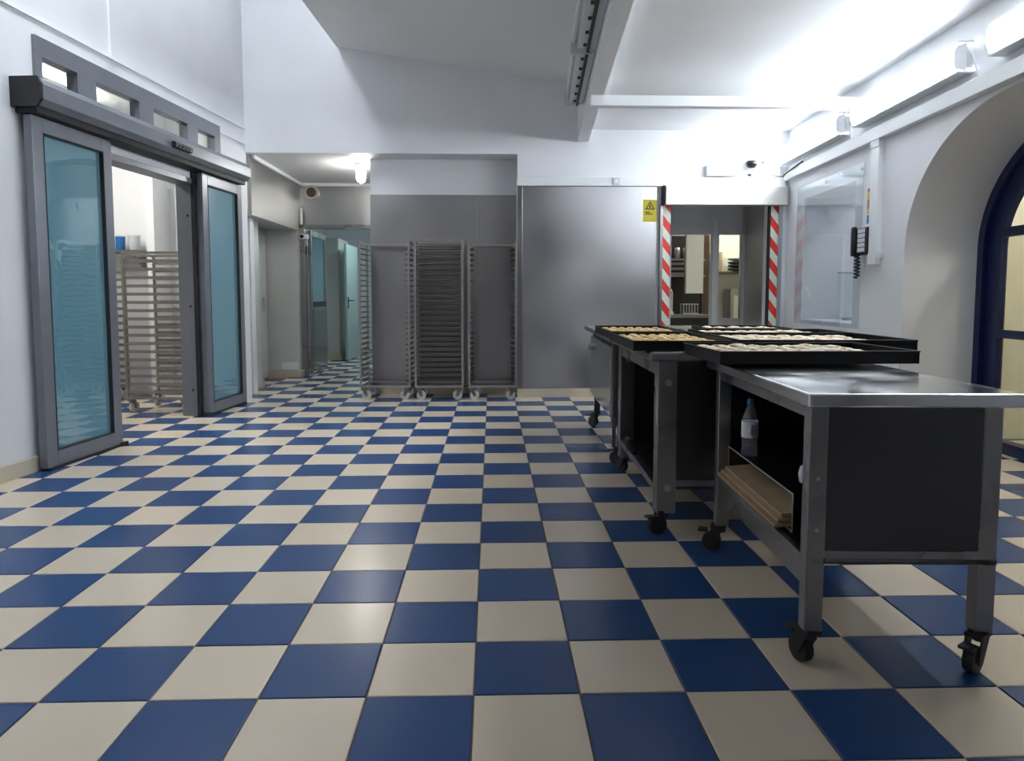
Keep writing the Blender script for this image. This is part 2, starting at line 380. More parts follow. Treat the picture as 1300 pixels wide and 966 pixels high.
MB().tube([(-2.44,10.01,1.06),(-2.39,10.01,1.06),(-2.385,10.03,1.06),(-2.385,10.14,1.06)], .011).build('door_handle', 'black', d)
# side room behind the sliding door
sr = MB().box(-4.4, -.14, 3.62, 3.72, 0, 3.2)
struct(sr.build('wall_side_room_back', 'wall', None, (*LO, 0), -LA))
struct(MB().box(-4.4, -4.3, -2.0, 3.72, 0, 3.2).box(-4.4, -.14, -2.1, -2.0, 0, 3.2).build('wall_side_room', 'wall', None, (*LO, 0), -LA))
struct(MB().box(-4.4, -.14, -2.1, 3.72, 3.2, 3.28).build('ceiling_side_room', 'ceil', None, (*LO, 0), -LA))
struct(MB().box(-1.19, -1.10, 3.30, 3.62, 0, 3.2).build('wall_side_column', 'trim', None, (*LO, 0), -LA))
struct(MB().box(-.99, -.30, 3.55, 3.62, 0, 2.35).build('door_4', 'whiteplas', None, (*LO, 0), -LA, bevel=.006))

# room to the right: deep arch, service hatch
wr = MB(); D = .57
AS, AAx, AB_, ASP = -3.687, 1.152, .90, 1.50
HS0, HS1, HZ0, HZ1 = -1.683, -.501, .90, 2.17
wr.box(0, D, -9.6, AS-AAx, 0, 3.1); wr.box(0, D, AS+AAx, HS0, 0, 3.1)
wr.box(0, D, HS0, HS1, 0, HZ0); wr.box(0, D, HS0, HS1, HZ1, 3.1); wr.box(0, D, HS1, .02, 0, 3.1)
N = 56
ap = [(AS - AAx*math.cos(PI*k/N), ASP + AB_*math.sin(PI*k/N)) for k in range(N+1)]
vs = []; 
for (a, z) in ap: vs += [(0, a, z), (D, a, z), (0, a, 3.1), (D, a, 3.1)]
fs = []
for k in range(N):
    p, q = k*4, k*4+4
    fs += [(p, q, q+2, p+2), (p+1, p+3, q+3, q+1)]
wr.add(vs, fs)
wr.add(vs, [(k*4, k*4+1, k*4+5, k*4+4) for k in range(N)], True)
wall_right = struct(wr.build('wall_right', 'wall', None, (*RO, 0), -RA))
# hatch chamber
hc = MB().box(D, 1.5, HS1, HS1+.08, .5, 2.6).box(D, 1.5, HS0-.5, HS0-.42, .5, 2.6).box(1.5, 1.58, HS0-.5, HS1+.08, .5, 2.6).box(D, 1.58, HS0-.5, HS1+.08, HZ0-.08, HZ0)
struct(hc.build('wall_hatch', 'wall', None, (*RO, 0), -RA))
struct(MB().box(D, 1.58, HS0-.5, HS1+.08, 2.6, 2.68).build('ceiling_hatch', 'ceil', None, (*RO, 0), -RA))
# hall behind the arch door
struct(MB().box(2.15, 2.25, -6.4, -.9, 0, 3.0).box(D, 2.15, -1.0, -.9, 0, .8).box(D, 2.15, -2.35, -2.25, 0, 3.0).box(D, 2.15, -6.4, -6.3, 0, 3.0).build('wall_hall', 'halls', None, (*RO, 0), -RA))
struct(MB().box(D, 2.25, -6.4, -2.25, 3.0, 3.08).build('ceiling_hall', 'ceil', None, (*RO, 0), -RA))

# ceilings of the main room
struct(MB().prism([(BO[0]+.05, YB), (3.6, YB), (3.2, -5.6), (BO[0]+.05-BA*11.18, -5.6)], 'z', 2.985, 3.06).build('ceiling_right', 'ceil'))
beam = struct(MB().box(0, .123, -11.2, 0, 2.852, 3.62).build('ceiling_beam', 'ceil', None, (*BO, 0), -BA))
def cm(y): return (-1.62 + .044*(y-YB), 1.01 + BA*(y-YB))
v = []
for y in (YB, -5.6):
    a, b = cm(y); v += [(a, y, 3.844), (b, y, 3.478), (a, y, 3.90), (b, y, 3.54)]
cmid = struct(MB().add(v, [(0,1,5,4),(2,6,7,3),(0,4,6,2),(1,3,7,5),(0,2,3,1),(4,5,7,6)]).build('ceiling_middle', 'ceilmid'))
struct(MB().box(-4.2, 1.2, -5.6, 5.8, 4.85, 4.95).build('ceiling_upper', 'ceil'))
struct(MB().box(-4.4, 3.4, -5.75, -5.6, 0, 4.9).build('wall_front', 'wall'))

# vestibule and kitchen behind the back opening
struct(MB().box(1.86, 1.96, YB+.42, 6.6, 0, 2.4).box(3.29, 3.39, YB+.42, 6.6, 0, 2.4).build('wall_vestibule', 'steel_wall'))
struct(MB().box(1.86, 3.4, YB+.16, 6.6, 2.30, 2.38).build('ceiling_vestibule', 'ceil'))
vw = MB().box(1.9, 2.345, 6.6, 6.68, 0, 2.3).box(2.345, 3.275, 6.6, 6.68, 1.925, 2.3).box(3.262, 3.4, 6.6, 6.68, 0, 2.3)
struct(vw.build('wall_vestibule_back', 'whiteplas'))
struct(MB().box(2.862, 2.932, 6.56, 6.68, 0, 2.12).build('trim_3', 'whiteplas', bevel=.004))
w1 = struct(MB().box(2.932, 3.262, 6.61, 6.65, .02, .86).box(2.932, 2.96, 6.61, 6.65, .86, 1.925).box(3.235, 3.262, 6.61, 6.65, .86, 1.925).build('door_5', 'steel_light'))
MB().box(2.96, 3.235, 6.625, 6.632, .86, 1.925).build('glass_pane', 'clear', w1)
struct(MB().box(1.5, 5.6, 9.1, 9.2, 0, 2.9).box(1.5, 1.6, 6.68, 9.1, 0, 2.9).box(5.5, 5.6, 6.68, 9.1, 0, 2.9).box(3.4, 5.6, 6.6, 6.68, 0, 2.9).box(1.5, 1.9, 6.6, 6.68, 0, 2.9).build('wall_kitchen', 'halls'))
struct(MB().box(1.5, 5.6, 6.68, 9.2, 2.9, 2.98).build('ceiling_kitchen', 'ceil'))
# ================================================================== automatic sliding door on the left wall
sd = thing('sliding_door', 'grey aluminium automatic sliding door with teal glass leaves and black end cap', 'door', (*LO, 0), -LA)
hb = MB().prism([(.0,2.345),(.165,2.345),(.2,2.385),(.2,2.475),(.18,2.515),(.0,2.515)], 'y', -.035, 2.92).build('operator_housing', 'alu', sd, bevel=.004)
MB().prism([(-.0,2.335),(.172,2.335),(.205,2.38),(.205,2.48),(.185,2.52),(.0,2.52)], 'y', -.055, -.034).build('end_cap', 'black', hb)
MB().box(.08, .125, -.0563, -.055, 2.432, 2.440).build('maker_plate', 'rubber', hb)
MB().prism([(.0,2.345),(.165,2.345),(.2,2.385),(.2,2.475),(.18,2.515),(.0,2.515)], 'y', 2.921, 2.93).build('end_trim', 'alu_lt', hb)
sn = MB().prism([(.195,2.385),(.235,2.395),(.24,2.425),(.225,2.44),(.195,2.44)], 'y', 1.43, 1.70).build('motion_sensor', 'black', hb)
for k in range(4): MB().cyl((.232, 1.48+.055*k, 2.41), (.243, 1.48+.055*k, 2.41), .010, 8).build('sensor_lens', 'rubber', sn)
MB().box(.005, .15, -.02, 2.9, 2.305, 2.345).build('track', 'dark', sd)
for s0, s1 in ((.0, .79), (2.12, 2.93)):
    lf = MB().frame(.035, .092, s0, s1, .018, 2.30, .10, .105).build('door_leaf', 'alu', sd, bevel=.004)
    MB().box(.058, .066, s0+.10, s1-.10, .123, 2.20).build('glass_pane', 'tealglass', lf)
    MB().frame(.066, .094, s0+.095, s1-.095, .118, 2.205, .008).build('gasket', 'dark', lf)
    MB().box(.03, .10, s0+.02, s1-.02, .002, .018).build('bottom_brush', 'dark', lf)
MB().box(.02, .11, .76, .83, .0, .03).build('floor_guide', 'dark', sd)
MB().box(.02, .11, 2.08, 2.14, .0, .03).build('floor_guide', 'dark', sd)
# fixed jambs of the opening
jm = MB().box(-.16, .015, 2.10, 2.15, 0, 2.24).box(-.16, .015, .80, .85, 0, 2.24).box(-.16, .015, .85, 2.10, 2.19, 2.24).build('door_jamb', 'alu', sd, bevel=.003)
MB().box(.0, .03, 2.072, 2.10, .0, 2.30).build('seal_strip', 'dark', sd)
for z in (.25, 1.05, 1.9): MB().cyl((-.05, 2.099, z), (-.05, 2.096, z), .012, 8).build('screw', 'rubber', jm)
# transom window above it
tw = struct(MB().build('window_1', 'alu') if False else thing('window_1', 'grey framed strip window', 'window', (*LO, 0), -LA))
del tw['category'], tw['label']
pan = [(.21,.55),(.75,1.28),(1.48,2.02),(2.20,2.53)]
fr = MB(); e = [.15] + [x for p in pan for x in p] + [2.64]
for k in range(0, len(e), 2): fr.box(-.06, .022, e[k], e[k+1], 2.46, 2.848)
for a, b in pan: fr.box(-.06, .022, a, b, 2.725, 2.848); fr.box(-.06, .022, a, b, 2.46, 2.56)
fr.build('window_frame', 'alu', tw)
for a, b in pan: MB().box(-.035, -.03, a, b, 2.56, 2.725).build('window_pane', 'clear', tw)

# conduits on the left wall
tag(MB().box(0, .014, -2.5, 3.24, 2.955, 2.967).build('cable_duct', 'trim', None, (*LO, 0), -LA), 'long thin white cable duct above the strip window', 'cable duct')
tag(MB().box(0, .014, .95, .963, 2.967, 4.8).box(0, .03, .93, .985, 2.948, 2.975).build('cable_riser', 'trim', None, (*LO, 0), -LA), 'thin white cable duct climbing the wall above the sliding door', 'cable duct')
tag(MB().box(0, .014, 2.645, 3.24, 2.792, 2.804).build('cable_duct', 'trim', None, (*LO, 0), -LA), 'short white cable duct between the strip window and the corner', 'cable duct')

# ================================================================== ceiling strip, trunking on the walls
tag(MB().box(.90, 3.27, 3.76, 3.85, 2.762, 2.85).build('ceiling_trunking', 'trim', None, bevel=.004), 'white trunking spanning under the ceiling from the beam to the lamp wall', 'trunking')
ct = thing('wall_trunking', 'white cable trunking along the back wall above the steel cladding', 'trunking')
MB().box(.335, 3.34, YB-.055, YB, 2.362, 2.462).build('trunking_body', 'trim', ct, bevel=.005)
MB().box(1.40, 1.475, YB-.075, YB-.055, 2.375, 2.452).build('junction_box', 'whiteplas', ct, bevel=.004)
MB().cyl((1.437, YB-.076, 2.413), (1.437, YB-.08, 2.413), .017).build('button', 'trim', ct)
rt = thing('wall_trunking', 'white cable trunking running under the lit battens on the arch wall', 'trunking', (*RO, 0), -RA)
MB().box(-.06, 0, -7.0, -.06, 2.425, 2.53).build('trunking_body', 'trim', rt, bevel=.005)
vt = thing('vertical_trunking', 'upright white trunking beside the telephone', 'trunking', (*RO, 0), -RA)
MB().box(-.05, 0, -2.175, -2.045, 1.41, 2.425).build('trunking_body', 'trim', vt, bevel=.004)
MB().box(-.055, 0, -2.18, -2.04, 2.37, 2.425).build('trunking_joint', 'trim', vt)
MB().box(-.03, -.0, -2.205, -2.175, 1.46, 1.50).build('clip', 'whiteplas', vt)

# ================================================================== lamps
def batten(name, label, s0, s1, z0=2.61, z1=2.79):
    t = thing(name, label, 'lamp', (*RO, 0), -RA, None)
    MB().box(-.045, 0, s0+.01, s1-.01, z0+.02, z1-.02).build('housing', 'whiteplas', t)
    prof = [(-.045, z0), (-.10, z0+.015), (-.118, z0+.05), (-.118, z1-.05), (-.10, z1-.015), (-.045, z1)]
    MB().prism(prof, 'y', s0+.015, s1-.015).build('diffuser', 'tubelit', t)
    MB().box(-.10, 0, s0, s1, z1, z1+.012).build('top_plate', 'whiteplas', t)  # added opaque cover that holds the tube light back from the ceiling
    MB().box(-.10, 0, s0, s1, z0-.010, z0).build('bottom_light_shield', 'whiteplas', t)  # added shield so the diffuser lights trunking and wall less
    for a, b in ((s0, s0+.015), (s1-.015, s1)):
        MB().prism([(x*1.02, z) for x, z in prof], 'y', a, b).build('end_cap', 'trim', t)
    for sx in (s0+.12, s1-.12):
        MB().box(-.06, -.04, sx-.02, sx+.02, z1-.005, z1+.008).build('clip', 'whiteplas', t)
    cx = s0 - .02
    MB().tube([(-.05, s0+.01, z1-.05), (-.07, cx-.03, z1-.06), (-.05, cx-.055, z0+.08), (-.01, cx-.05, z0-.06)], .006).build('cable', 'trim', t)
    return t
batten('batten_lamp', 'lit white batten lamp next to the corner above the service hatch', -1.515, -.02)
batten('batten_lamp', 'lit white batten lamp above the telephone and the arch shoulder', -3.29, -1.785)
batten('batten_lamp', 'lit white batten lamp above the crown of the arch', -5.08, -3.59)
def dead(label, s0, s1):
    t = thing('batten_lamp', label, 'lamp', (*BO, 0), -BA)
    MB().box(-.14, 0, s0, s1, 2.97, 3.10).build('housing', 'whiteplas', t, bevel=.006)
    MB().cyl((-.165, s0+.04, 3.02), (-.165, s1-.04, 3.02), .018, 10).build('tube', 'deadtube', t)
    MB().box(-.075, -.055, s0+.01, s1-.01, 2.945, 2.972).build('seam', 'dark', t)
    for k in range(6): 
        y = s0 + .12 + (s1-s0-.24)*k/5
        MB().box(-.105, -.08, y-.012, y+.012, 2.955, 2.972).build('clip', 'rubber', t)
    for y in (s0, s1-.03): MB().box(-.19, -.03, y, y+.03, 2.96, 3.06).build('lamp_holder', 'whiteplas', t)
dead('unlit batten lamp on the beam side, ending near the back wall', -2.50, -1.10)
dead('unlit batten lamp on the beam side, farther from the back wall', -4.02, -2.56)
t = thing('batten_lamp', 'lit batten lamp high under the upper ceiling above the sliding door', 'lamp', (-2.2, 1.5, 0), 0)
MB().box(-.10, .10, -1.0, 1.6, 4.80, 4.85).build('housing', 'whiteplas', t)
MB().box(-.09, .09, -.98, 1.58, 4.72, 4.80).build('diffuser', 'voidtube', t)
t = thing('batten_lamp', 'short lit batten lamp under the upper ceiling near the corridor corner', 'lamp', (-2.15, 4.3, 0), 0)
MB().box(-.10, .10, -.5, .5, 4.80, 4.85).build('housing', 'whiteplas', t)
MB().box(-.09, .09, -.48, .48, 4.72, 4.80).build('diffuser', 'voidtube2', t)
t = thing('cage_lamp', 'small bright bulkhead lamp under the corridor ceiling', 'lamp', (-1.50, 6.22, 2.715))
MB().lathe([(.07,0),(.07,-.03),(.05,-.05)], n=14).build('lamp_base', 'whiteplas', t)
MB().lathe([(.045,-.05),(.058,-.08),(.058,-.17),(.045,-.205),(.01,-.215)], n=14).build('lamp_glass', 'corr', t)
for k in range(4):
    a = PI/4 + k*PI/2
    MB().tube([(.06*math.cos(a), .06*math.sin(a), -.03), (.072*math.cos(a), .072*math.sin(a), -.10), (.06*math.cos(a), .06*math.sin(a), -.20), (0, 0, -.235)], .003, 5).build('cage_bar', 'steel_light', t)
t = thing('tube_lamp', 'bluish tube lamp under the far corridor ceiling', 'lamp', (-1.75, 10.0, 2.55))
MB().box(-.06, .06, -.75, .75, -.05, 0).build('housing', 'whiteplas', t); MB().box(-.05, .05, -.73, .73, -.09, -.05).build('diffuser', 'fartube', t)
t = thing('tube_lamp', 'warm tube lamp under the ceiling of the side room', 'lamp', tuple(LW(-1.5, 1.9, 3.2)), -LA)
MB().box(-.08, .08, -.9, .9, -.06, 0).build('housing', 'whiteplas', t); MB().box(-.07, .07, -.88, .88, -.11, -.06).build('diffuser', 'sidetube', t)
t = thing('tube_lamp', 'warm tube lamp under the kitchen ceiling', 'lamp', (3.6, 8.2, 2.9))
MB().box(-.7, .7, -.07, .07, -.06, 0).build('housing', 'whiteplas', t); MB().box(-.68, .68, -.06, .06, -.11, -.06).build('diffuser', 'kitchtube', t)
t = thing('tube_lamp', 'tube lamp under the ceiling of the room behind the service hatch', 'lamp', (4.25, 4.15, 2.6), -RA)
MB().box(-.06, .06, -.5, .5, -.05, 0).build('housing', 'whiteplas', t); MB().box(-.05, .05, -.48, .48, -.09, -.05).build('diffuser', 'hatchtube', t)
t = thing('globe_lamp', 'warm globe lamp in the hall behind the arched door', 'lamp', (4.45, 1.9, 3.0))
MB().lathe([(.06,0),(.06,-.04),(.02,-.05),(.02,-.20)], n=14).build('lamp_base', 'steel_light', t)
MB().lathe([(.02,-.20),(.10,-.23),(.15,-.32),(.15,-.38),(.10,-.46),(.01,-.49)], n=18).build('lamp_globe', 'halltube', t)

# ================================================================== back opening: hood, hazard posts, small wall things
t = thing('door_hood', 'shiny steel track hood over the back opening', 'hood')
MB().box(1.975, 3.335, YB-.14, YB, 2.150, 2.352).build('hood_box', 'steel_light', t, bevel=.004)
MB().box(1.955, 1.975, YB-.10, YB, 2.150, 2.365).build('hood_end', 'dark', t)
t = thing('hazard_post', 'red and white striped post next to the steel cladding', 'post', (2.01, YB-.03, 0))
MB().box(-.045, .045, -.012, .03, 0, 2.15).build('tape', 'hazard', t); MB().box(-.075, -.045, -.03, .03, 0, 2.15).build('guide_rail', 'steel_dark', t)
t = thing('hazard_post', 'red and white striped post next to the room corner', 'post', (3.228, YB-.03, 0))
MB().box(-.045, .045, -.012, .03, 0, 2.15).build('tape', 'hazard', t); MB().box(.045, .085, -.03, .03, 0, 2.15).build('guide_rail', 'alu_lt', t); MB().box(-.065, -.045, -.02, .03, 0, 2.15).build('guide_rail', 'dark', t)
t = thing('warning_sign', 'yellow warning sticker with a black triangle on the steel cladding', 'sign', (1.825, YB-.0225, 2.095))
MB().box(-.078, .078, -.002, 0, -.122, .122).build('sign_plate', 'yellow', t)
tri = [(-.055, .015), (.055, .015), (0, .105)]; tin = [(-.036, .026), (.036, .026), (0, .086)]
b = MB(); v = [(x, -.003, z) for x, z in tri + tin] ; b.add(v, [(0,1,4,3),(1,2,5,4),(2,0,3,5)]); b.build('triangle', 'ink', t)
MB().add([(-.012,-.003,.034),(.012,-.003,.034),(.004,-.003,.066),(-.004,-.003,.066)], [(0,1,2,3)]).build('symbol', 'ink', t)
for k, (x0, x1) in enumerate(((-.055,.0),(-.055,.03))): MB().box(x0, x1, -.003, -.0021, -.022-.02*k, -.012-.02*k).build('print_line', 'ink', t)
t = thing('emergency_light', 'white louvred emergency light on the back wall above the trunking', 'lamp', (2.625, YB, 2.465))
MB().box(-.18, .18, -.07, 0, .01, .13).build('housing', 'trim', t, bevel=.006)
for k in range(3): MB().box(-.165, .175, -.08, -.07, .022+.038*k, .046+.038*k).build('louvre', 'whiteplas', t)
t = thing('security_camera', 'black dome camera on a white mount above the back opening', 'camera', (2.95, YB, 2.61))
MB().box(-.03, .09, -.04, 0, -.05, .06).build('mount', 'trim', t, bevel=.01)
MB().lathe([(.005,-.055),(.035,-.05),(.06,-.02),(.065,.01),(.05,.03),(.005,.035)], (-.01,-.085,0), 14).build('dome', 'black', t)
tag(MB().box(3.20, 3.28, YB-.03, YB, 2.49, 2.56).build('socket_box', 'whiteplas', None, bevel=.004), 'small pale socket box in the corner above the trunking', 'socket')
t = thing('loose_cable', 'loose brown and orange cable above the trunking near the dome camera', 'cable')
MB().tube([(2.93,YB-.05,2.49),(3.02,YB-.06,2.487),(3.10,YB-.06,2.470),(3.13,YB-.05,2.482),(3.19,YB-.06,2.487),(3.25,YB-.07,2.47),(3.29,YB-.09,2.468)], .006).build('orange_wire', 'wheel_tan', t)
MB().tube([(3.29,YB-.09,2.468),(3.27,YB-.25,2.49),(3.30,YB-.55,2.545)], .011).build('black_wire', 'black', t)
MB().cyl((2.915,YB-.06,2.49),(2.94,YB-.05,2.49), .017, 8).build('plug', 'rubber', t)
tag(MB().cyl((3.08,YB,2.63),(3.10,YB-.03,2.64), .010, 8).build('wall_hook', 'black', None), 'tiny black hook on the back wall above the socket box', 'hook')

# ================================================================== right wall: hatch sheet, phone, stickers, arch door
t = thing('acrylic_screen', 'clear acrylic sheet screwed over the service hatch', 'screen', (*RO, 0), -RA)
MB().box(-.012, -.006, -1.84, -.33, .86, 2.30).build('sheet', 'acrylic', t)
for y in (-1.80, -1.08, -.37):
    for z in (.90, 2.25): MB().cyl((-.012, y, z), (-.018, y, z), .014, 8).build('screw', 'steel_light', t)
t = thing('mirror_panel', 'small framed glass panel inside the service hatch', 'panel', (3.40, 4.98, 0), -RA)
MB().box(.27, .62, -.03, -.02, .88, 1.38).build('glass_pane', 'acrylic', t)
MB().box(.27, .62, -.035, -.015, 1.38, 1.395).build('top_rail', 'steel', t)
t = thing('spray_tap', 'dark hose tap standing inside the service hatch', 'tap', (3.93, 4.72, .90))
MB().box(-.30, .06, -.04, .04, .0, .03).build('tap_base', 'steel', t, bevel=.005)
MB().tube([(0,0,.03),(0,0,.2),(-.01,0,.34),(-.04,0,.40),(-.08,0,.40)], .016, 8).build('hose', 'steel_dark', t)
MB().cyl((-.06,0,.41),(-.10,0,.33), .03, 10).build('spray_head', 'rubber', t)
t = thing('wall_telephone', 'black wall telephone with pale keypad and a hanging coiled cord', 'telephone', (*RO, 0), -RA)
ph = MB().box(-.06, 0, -2.06, -1.82, 1.50, 1.73).build('phone_body', 'black', t, bevel=.012)
for k in range(5): MB().box(-.064, -.06, -2.01, -1.885, 1.525+.04*k, 1.558+.04*k).build('key_label', 'paper', ph)
MB().box(-.10, -.06, -1.878, -1.825, 1.49, 1.745).build('handset', 'black', t, bevel=.015)
MB().tube([(-.05+.022*math.cos(k*.9), -1.86+.022*math.sin(k*.9), 1.50-.0042*k) for k in range(48)], .008, 5).build('coiled_cord', 'black', t)
MB().box(-.004, 0, -2.16, -2.06, 1.50, 1.72).build('note', 'paper', t)
tag(MB().box(-.006, 0, -1.955, -1.915, 1.85, 2.06).build('strip_sticker', stripes('yellow_red_print', (.62,.50,.02), (.45,.16,.10), .14, 0, 'Y'), None, (*RO,0), -RA), 'narrow upright yellow and red sticker above the telephone', 'sticker')
tag(MB().box(-.008, 0, -2.04, -1.92, 1.765, 1.835).build('blue_sticker', 'bluep', None, (*RO,0), -RA), 'small blue sticker right above the telephone', 'sticker')
# arched navy door
ad = struct(thing('door_6', 'x', 'x', (*RO, 0), -RA)); del ad['label'], ad['category']
def arch_ring(b, x0, x1, w, inner_scale):
    k0 = [(AS - AAx*math.cos(PI*k/40), ASP + AB_*math.sin(PI*k/40)) for k in range(41)]
    k1 = [(AS - (AAx-w)*math.cos(PI*k/40), ASP + (AB_-w)*math.sin(PI*k/40)) for k in range(41)]
    o0 = [(AS-AAx, 0)] + k0 + [(AS+AAx, 0)]; o1 = [(AS-AAx+w, 0)] + k1 + [(AS+AAx-w, 0)]
    n = len(o0); vs = []
    for (a, c), (e, f) in zip(o0, o1): vs += [(x0,a,c),(x0,e,f),(x1,a,c),(x1,e,f)]
    fs = []
    for k in range(n-1):
        p, q = 4*k, 4*k+4; fs += [(p,q,q+1,p+1),(p+2,p+3,q+3,q+2),(p+1,q+1,q+3,p+3),(p,p+2,q+2,q)]
    b.add(vs, fs)
b = MB(); arch_ring(b, D-.02, D+.08, .07, 1); b.build('door_casing', 'navy', ad)
b = MB(); arch_ring(b, D+.02, D+.07, .21, 1)
lo, hi = AS-AAx+.2, AS+AAx-.2
b.box(D+.02, D+.07, lo, hi, 1.58, 1.65).box(D+.02, D+.07, lo, hi, .84, .90).box(D+.0, D+.09, lo-.15, hi+.15, .0, .085)
for y in (AS-.05,): b.box(D+.02, D+.07, y, y+.10, .05, 2.2)
b.build('door_frame', 'navy', ad)
for a, c in ((lo-.01, AS-.05), (AS+.05, hi+.01)):
    MB().box(D+.040, D+.046, a, c, .085, .84).build('window_pane', 'panehall', ad)
    MB().box(D+.040, D+.046, a, c, .90, 1.58).build('window_pane', 'panehall', ad)
b = MB(); n = 30; pts = [(AS - (AAx-.2)*math.cos(PI*k/n), ASP + (AB_-.2)*math.sin(PI*k/n)) for k in range(n+1)]
pts = [(a, max(c, 1.65)) for a, c in pts]
b.add([(D+.043, a, c) for a, c in pts], [tuple(range(n+1))]); b.build('window_pane', 'panehall', ad)
t = thing('red_ornament', 'small red scroll ornament on the hall wall behind the arched door', 'ornament', (5.42, 4.02, 0), 0)
hp = MB()
for k, (y, z, r) in enumerate(((-.0,2.33,.05),(-.11,2.36,.04),(-.2,2.34,.05),(.1,2.31,.04),(-.05,2.39,.03),(-.15,2.28,.03))):
    hp.lathe([(.004,-r),(r*.7,-r*.7),(r,0),(r*.7,r*.7),(.004,r)], (0, y, z), 8)
hp.build('scroll', 'red', t)
# ================================================================== furniture helpers
def castor(parent, x, y, ang, r=.042, m='rubber', top=.12, name='castor'):
    o = bpy.data.objects.new(name, None)
    b = MB().box(-.026, .026, -.022, .045, top-.012, top)
    b.cyl((0,0,top-.03),(0,0,top-.008), .02, 10)
    for sx in (-1, 1): b.prism([(-.012, top-.012), (.042, top-.012), (.055, r-.01), (.03, r-.012)], 'x', sx*.022-.0025, sx*.022+.0025)
    f = b.build(name, 'rubber' if m == 'rubber' else 'steel_dark', parent, (x, y, 0), ang)
    bpy.data.objects.remove(o)
    w_ = MB().cyl((-.015, .04, r), (.015, .04, r), r, 18).cyl((-.024, .04, r), (.024, .04, r), .012, 8).build('wheel', m, f)
    if m == 'rubber': MB().box(-.02, .02, .06, .10, top-.035, top-.025).build('brake_pedal', 'rubber', f)
    return f

# ---- front work table
TA = -.047
t1 = thing('work_table', 'dark steel work table on castors with the open shelf and water bottle', 'table', (.985, -.255, 0), TA)
W1, D1, H1 = .635, 1.15, .868
tp = MB().box(0, W1, 0, D1, H1-.042, H1).build('table_top', 'steel_top', t1, bevel=.006)
lx0, lx1, ly0, ly1 = .028, W1-.030, .055, D1-.06
for x in (lx0, lx1-.056):
    for y in (ly0, ly1-.05):
        lg = MB().box(x, x+.056, y, y+.05, .12, H1-.042).build('leg', 'steel', t1, bevel=.004)
        castor(lg, x+.028, y+.02, {0: .3, 1: 2.2}[int(x > .3)] if y < .3 else 1.2)
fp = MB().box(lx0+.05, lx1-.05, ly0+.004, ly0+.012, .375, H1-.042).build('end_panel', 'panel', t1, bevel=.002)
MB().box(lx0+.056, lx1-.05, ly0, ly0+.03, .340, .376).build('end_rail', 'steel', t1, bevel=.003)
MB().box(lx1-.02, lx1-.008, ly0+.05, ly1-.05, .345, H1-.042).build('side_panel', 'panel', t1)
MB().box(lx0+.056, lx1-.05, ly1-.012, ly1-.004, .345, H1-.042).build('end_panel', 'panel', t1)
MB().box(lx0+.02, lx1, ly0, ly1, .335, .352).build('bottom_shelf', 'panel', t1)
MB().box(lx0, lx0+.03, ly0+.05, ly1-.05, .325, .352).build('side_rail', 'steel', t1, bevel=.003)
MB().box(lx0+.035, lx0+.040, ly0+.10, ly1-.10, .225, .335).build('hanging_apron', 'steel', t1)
MB().box(lx0+.004, lx0+.03, ly0+.05, ly1-.05, H1-.085, H1-.042).build('apron', 'steel', t1)
for z in (.60, .44): MB().cyl((lx0+.028, ly0-.001, z), (lx0+.028, ly0-.004, z), .006, 8).build('bolt', 'steel_light', fp)
tag(MB().lathe([(.004,0),(.016,.004),(.02,.03),(.014,.055),(.004,.06)], (1.045, -.11, .56), 10).build('door_stop', 'paper', None), 'small white knob inside the open side of the work table', 'knob')

# ---- box of cardboard sheets on the bottom shelf
bx = thing('sheet_holder', 'open steel box on the table shelf holding cardboard sheets', 'holder', (1.072, .0, .3525), TA)
MB().box(0, .20, .03, .77, 0, .003).build('base_plate', 'panel', bx)
MB().box(0, .20, .03, .77, .130, .133).build('top_plate', 'panel', bx)
MB().box(.197, .20, .03, .77, .003, .13).build('rear_plate', 'panel', bx)
for y in (.03, .767): MB().box(0, .197, y, y+.003, .003, .13).build('end_plate', 'panel', bx)
MB().frame(-.003, 0, .027, .773, 0, .135, .005).build('front_edge', 'steel_light', bx)
for k in range(3):
    o = MB().box(-.055+.016*k, .155, .05+.01*k, .76-.01*k, 0, .010).build('cardboard_sheet', 'card', None)
    o.location = (1.072, .0, .3660 + .015*k); o.rotation_euler = (0, -.05-.02*k, TA)
    tag(o, ('brown cardboard sheet at the bottom of the open steel box', 'brown cardboard sheet in the middle of the open steel box', 'brown cardboard sheet on top of the others in the open steel box')[k], 'cardboard', 'cardboard sheets in the box')

# ---- water bottle
bt = thing('water_bottle', 'clear plastic water bottle with blue cap inside the open work table', 'bottle', (1.135, .60, .487), .6)
MB().lathe([(.040,0),(.043,.01),(.041,.05),(.043,.09),(.043,.19),(.040,.205),(.024,.255),(.014,.275),(.0135,.29)], n=20).build('bottle_body', 'pet', bt)
MB().lathe([(.0165,.282),(.0165,.308),(.014,.312)], n=14).build('cap', 'bluep', bt)
lb = MB().lathe([(.0436,.10),(.0438,.19)], n=24).build('bottle_label', 'paper', bt)
R = Matrix.Rotation
for a, txt, mm in ((-2.35, 'Vitalis', 'redink'), (-1.75, 'Vitalis', 'bluep')):
    m4 = R(a, 4, 'Z') @ Matrix.Translation((.0446, 0, .145)) @ R(PI/2, 4, 'Z') @ R(PI/2, 4, 'X') @ R(PI/2, 4, 'Z')
    text_mesh('lettering', txt, .026, mm, lb, m4)
MB().add([(-.02,-.03,.12),(-.075,-.06,.135),(-.078,-.06,.15),(-.025,-.035,.18)], [(0,1,2,3)]).build('loose_label_end', 'paper', lb)
bt.location.z = .4872; bt.scale = (.78, .78, .76)

